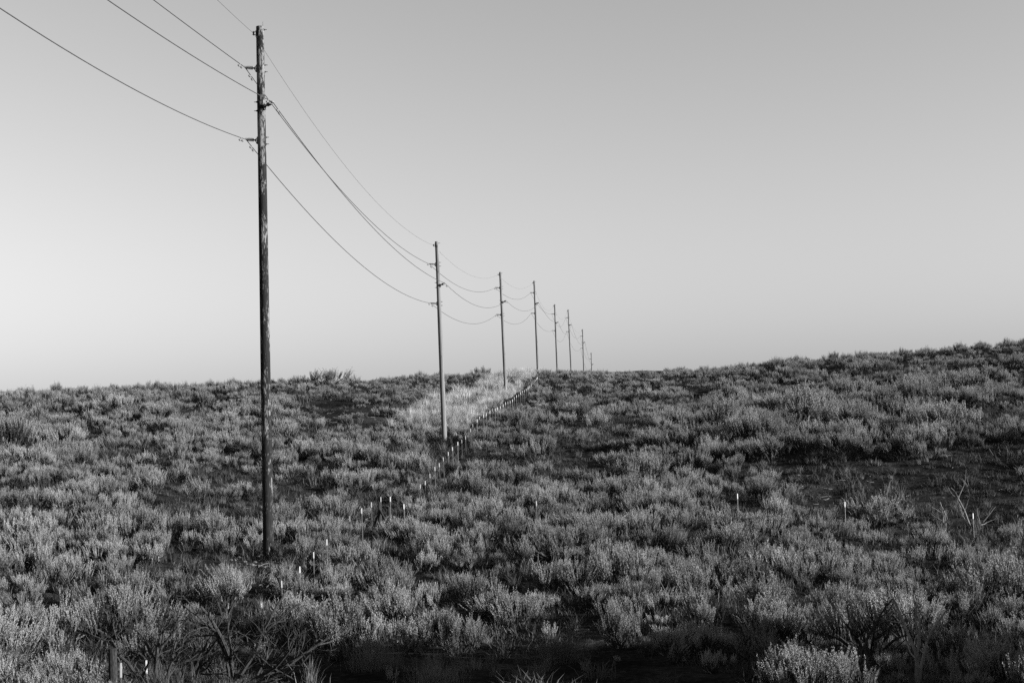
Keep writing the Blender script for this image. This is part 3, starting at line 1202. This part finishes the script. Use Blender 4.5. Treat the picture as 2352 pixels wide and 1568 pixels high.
# ------------------------------------------------------------------ dead shrubs
def grow(b, g, p, d, L, r, depth, bend=.35, up=.1, twist=None):
    n = 7
    pts, rr = [p], [r]
    dd = unit(d)
    cur = np.array(p, float)
    for i in range(n):
        dd = unit(dd + g.normal(0, bend * .35, 3) + np.array([0, 0, up * .3]))
        cur = cur + dd * L / n
        pts.append(cur.copy())
        rr.append(r * (1 - .6 * (i + 1) / n))
    b.tube(pts, rr, 6 if r > .012 else 4)
    if depth > 0:
        for k in range(g.integers(3, 5)):
            i = g.integers(2, n)
            nd = unit(dd * .8 + g.normal(0, .55, 3) + np.array([0, 0, up]))
            grow(b, g, pts[i], nd, L * g.uniform(.38, .68), rr[i] * .68, depth - 1, bend, up)


def dead_shrub(label, u, v, D, limbs, mt, seed, depth=2, zoff=0.0):
    g = np.random.default_rng(seed)
    p = at(u, v, D)
    z = h1(p[0], p[1]) + zoff
    t = thing("dead_shrub", label, "dead shrub", (p[0], p[1], z), "leafless dead shrubs")
    for k, (dx_, dz_, L, r, dy_) in enumerate(limbs):
        b = MB()
        L, r = L * 1.28, r * 1.2
        grow(b, g, np.array([0.03 * k - .05, 0.02 * k, -0.05]), np.array([dx_, dy_, dz_], float), L, r, depth + (1 if mt is M_DEAD else 0), .42)
        b.build("limb", mt, t)
    return t


dead_shrub("largest leafless shrub, dark limbs sweeping right above the shadow's left end", 528, 1560, 39.0,
           [(.75, .75, 1.7, .045, -.1), (1.0, .35, 1.75, .04, .1), (.35, 1.1, 1.5, .045, 0), (1.0, .62, 1.5, .035, -.2), (-.15, 1.1, 1.2, .035, 0), (.95, .12, 1.2, .03, 0)], M_DEAD, 11)
dead_shrub("leafless shrub with bleached broken limbs right of the stout wooden post", 362, 1566, 38.0,
           [(-.8, .7, 1.1, .04, -.1), (-.3, 1.1, 1.2, .04, 0), (.5, .8, .9, .035, -.1), (-.9, .35, .9, .03, -.1)], M_DEAD, 12, 1)
dead_shrub("slender leafless shrub between the two larger dead shrubs", 432, 1545, 39.5,
           [(.1, 1.1, 1.3, .035, 0), (.45, 1.0, 1.2, .03, 0), (-.3, .9, .8, .025, 0)], M_DEAD, 13, 2)
dead_shrub("pale bare forked shrub standing in the bottom right corner area", 2110, 1590, 34.5,
           [(.12, 1.1, 1.35, .032, 0), (.35, 1.0, 1.2, .028, 0), (-.15, 1.0, 1.1, .026, 0)], M_DEADPALE, 14, 1)
dead_shrub("dark arched dead branch over the black hollow at lower right", 1960, 1470, 42,
           [(.8, .6, 1.3, .03, 0), (.9, .4, 1.0, .022, 0)], M_DEAD, 15, 2)
dead_shrub("twisted pale leafless shrub on the dark opening above the right stake", 2235, 1170, 76,
           [(-.35, 1.0, 1.5, .032, 0), (.6, .7, 1.0, .025, 0), (-.9, .6, .9, .025, 0)], M_DEADPALE, 16, 1)
dead_shrub("small dead forked stem left of the twisted pale shrub, on open ground", 2172, 1185, 75.5,
           [(0, 1.0, 1.0, .026, 0), (-.6, .6, .8, .02, 0)], M_DEADPALE, 17, 1)
dead_shrub("thin dead stems bowing over at the right end of the shadow", 1770, 1520, 41,
           [(-.5, .9, .9, .02, 0), (-.2, 1.0, .8, .018, 0)], M_DEAD, 18, 1)
dead_shrub("dark dead shrub above the shadow, right of the near fence stakes", 760, 1400, 50,
           [(.5, .9, 1.0, .03, 0), (-.5, .8, .9, .026, 0), (.9, .5, .9, .02, 0)], M_DEAD, 19, 2)

# fallen sticks and stones on the open ground (nobody could count them)
b = MB()
for k in range(420):
    c = rng.choice(len(BARE))
    cu, cv, a, b_, s_ = BARE[c]
    uu, vv = cu + rng.normal(0, .5) * a, cv + rng.normal(0, .5) * b_
    if not (900 < vv < 1400):
        continue
    D0 = ground_at_pixel(uu, vv, 24, 140)
    L = rng.uniform(.15, .6)
    an = rng.uniform(0, 6.28)
    dv = np.array([math.cos(an), math.sin(an), rng.uniform(-.05, .25)]) * L
    q_ = D0.copy()
    q_[2] = h1(q_[0], q_[1]) + .02
    b.tube([q_, q_ + dv * .5 + rng.normal(0, .03, 3), q_ + dv], [.012, .010, .005], 4)
st_ = b.build("fallen_sticks", M_DEADPALE)
tag(st_, "bleached sticks lying on the dark open ground", "sticks", None, "stuff")
b = MB()
for cp_, num, r_ in ((PB[1], 60, 1.3), (PB[0], 40, .8)):
    for k in range(num):
        a, rr = rng.uniform(0, 6.28), r_ * math.sqrt(rng.random()) + .2
        x, y = cp_[0] + rr * math.cos(a) * 1.3, cp_[1] + rr * math.sin(a) - .3
        s_ = rng.uniform(.03, .10)
        z = h1(x, y)
        vv = unit(rng.normal(0, 1, (8, 3)))
        ico = [(0, 0, 1), (.9, 0, .2), (.3, .85, .2), (-.7, .5, .2), (-.7, -.5, .2), (.3, -.85, .2), (0, 0, -1)]
        V = np.array(ico) * s_ * np.array([1.2, 1, .7]) * rng.uniform(.75, 1.25, (7, 1)) + np.array([x, y, z + s_ * .2])
        b.add(V, [(0, 1, 2), (0, 2, 3), (0, 3, 4), (0, 4, 5), (0, 5, 1), (6, 2, 1), (6, 3, 2), (6, 4, 3), (6, 5, 4), (6, 1, 5)])
ro = b.build("loose_stones", M_STONE)
tag(ro, "loose stones and clods heaped round the feet of the two nearest poles", "stones", None, "stuff")


# ------------------------------------------------------------------ the parked motorhome whose shadow lies over the foreground
def motorhome(loc, rz):
    t = thing("motorhome", "boxy motorhome parked on an added bank, out of view to the right", "motorhome", loc)
    t.rotation_euler = (0, 0, rz)
    L, W, z0, z1 = 6.0, 2.1, .6, 3.1
    b = MB()
    pr = [(-L / 2 + .1, z0), (L / 2 - .1, z0), (L / 2, z0 + .15), (L / 2, z1 - .2), (L / 2 - .2, z1), (-L / 2 + 1.3, z1), (-L / 2 + .7, z1 - .25), (-L / 2 + .45, z1 - .9), (-L / 2 + .3, z0 + .9), (-L / 2, z0 + .7)]
    n = len(pr)
    v_ = [(x, -W / 2, z) for x, z in pr] + [(x, W / 2, z) for x, z in pr]
    b.add(v_, [(j, n + j, n + (j + 1) % n, (j + 1) % n) for j in range(n)] + [tuple(range(n)), tuple(range(n, 2 * n))[::-1]])
    b.build("body", M_WHITE, t)
    for x in (-.6, .9):
        for sy in (-1, 1):
            q_ = MB()
            q_.box((x, sy * (W / 2 + .01), 2.05), (1.1, .03, .7), bev=.01)
            q_.build("window", M_CERAM, t)
    for x in (-L / 2 + .9, L / 2 - 1.1):
        for sy in (-1, 1):
            q_ = MB()
            q_.tube([(x, sy * (W / 2 - .3), .42), (x, sy * (W / 2 - .28), .42), (x, sy * (W / 2 - .04), .42), (x, sy * (W / 2), .42)], [.36, .42, .42, .36], 20)
            q_.build("wheel", M_CERAM, t)
    return t


mx_, my_ = 14.3, 22.8
motorhome((mx_, my_, h1(mx_, my_)), R(90))
print("MH", h1(mx_, my_))
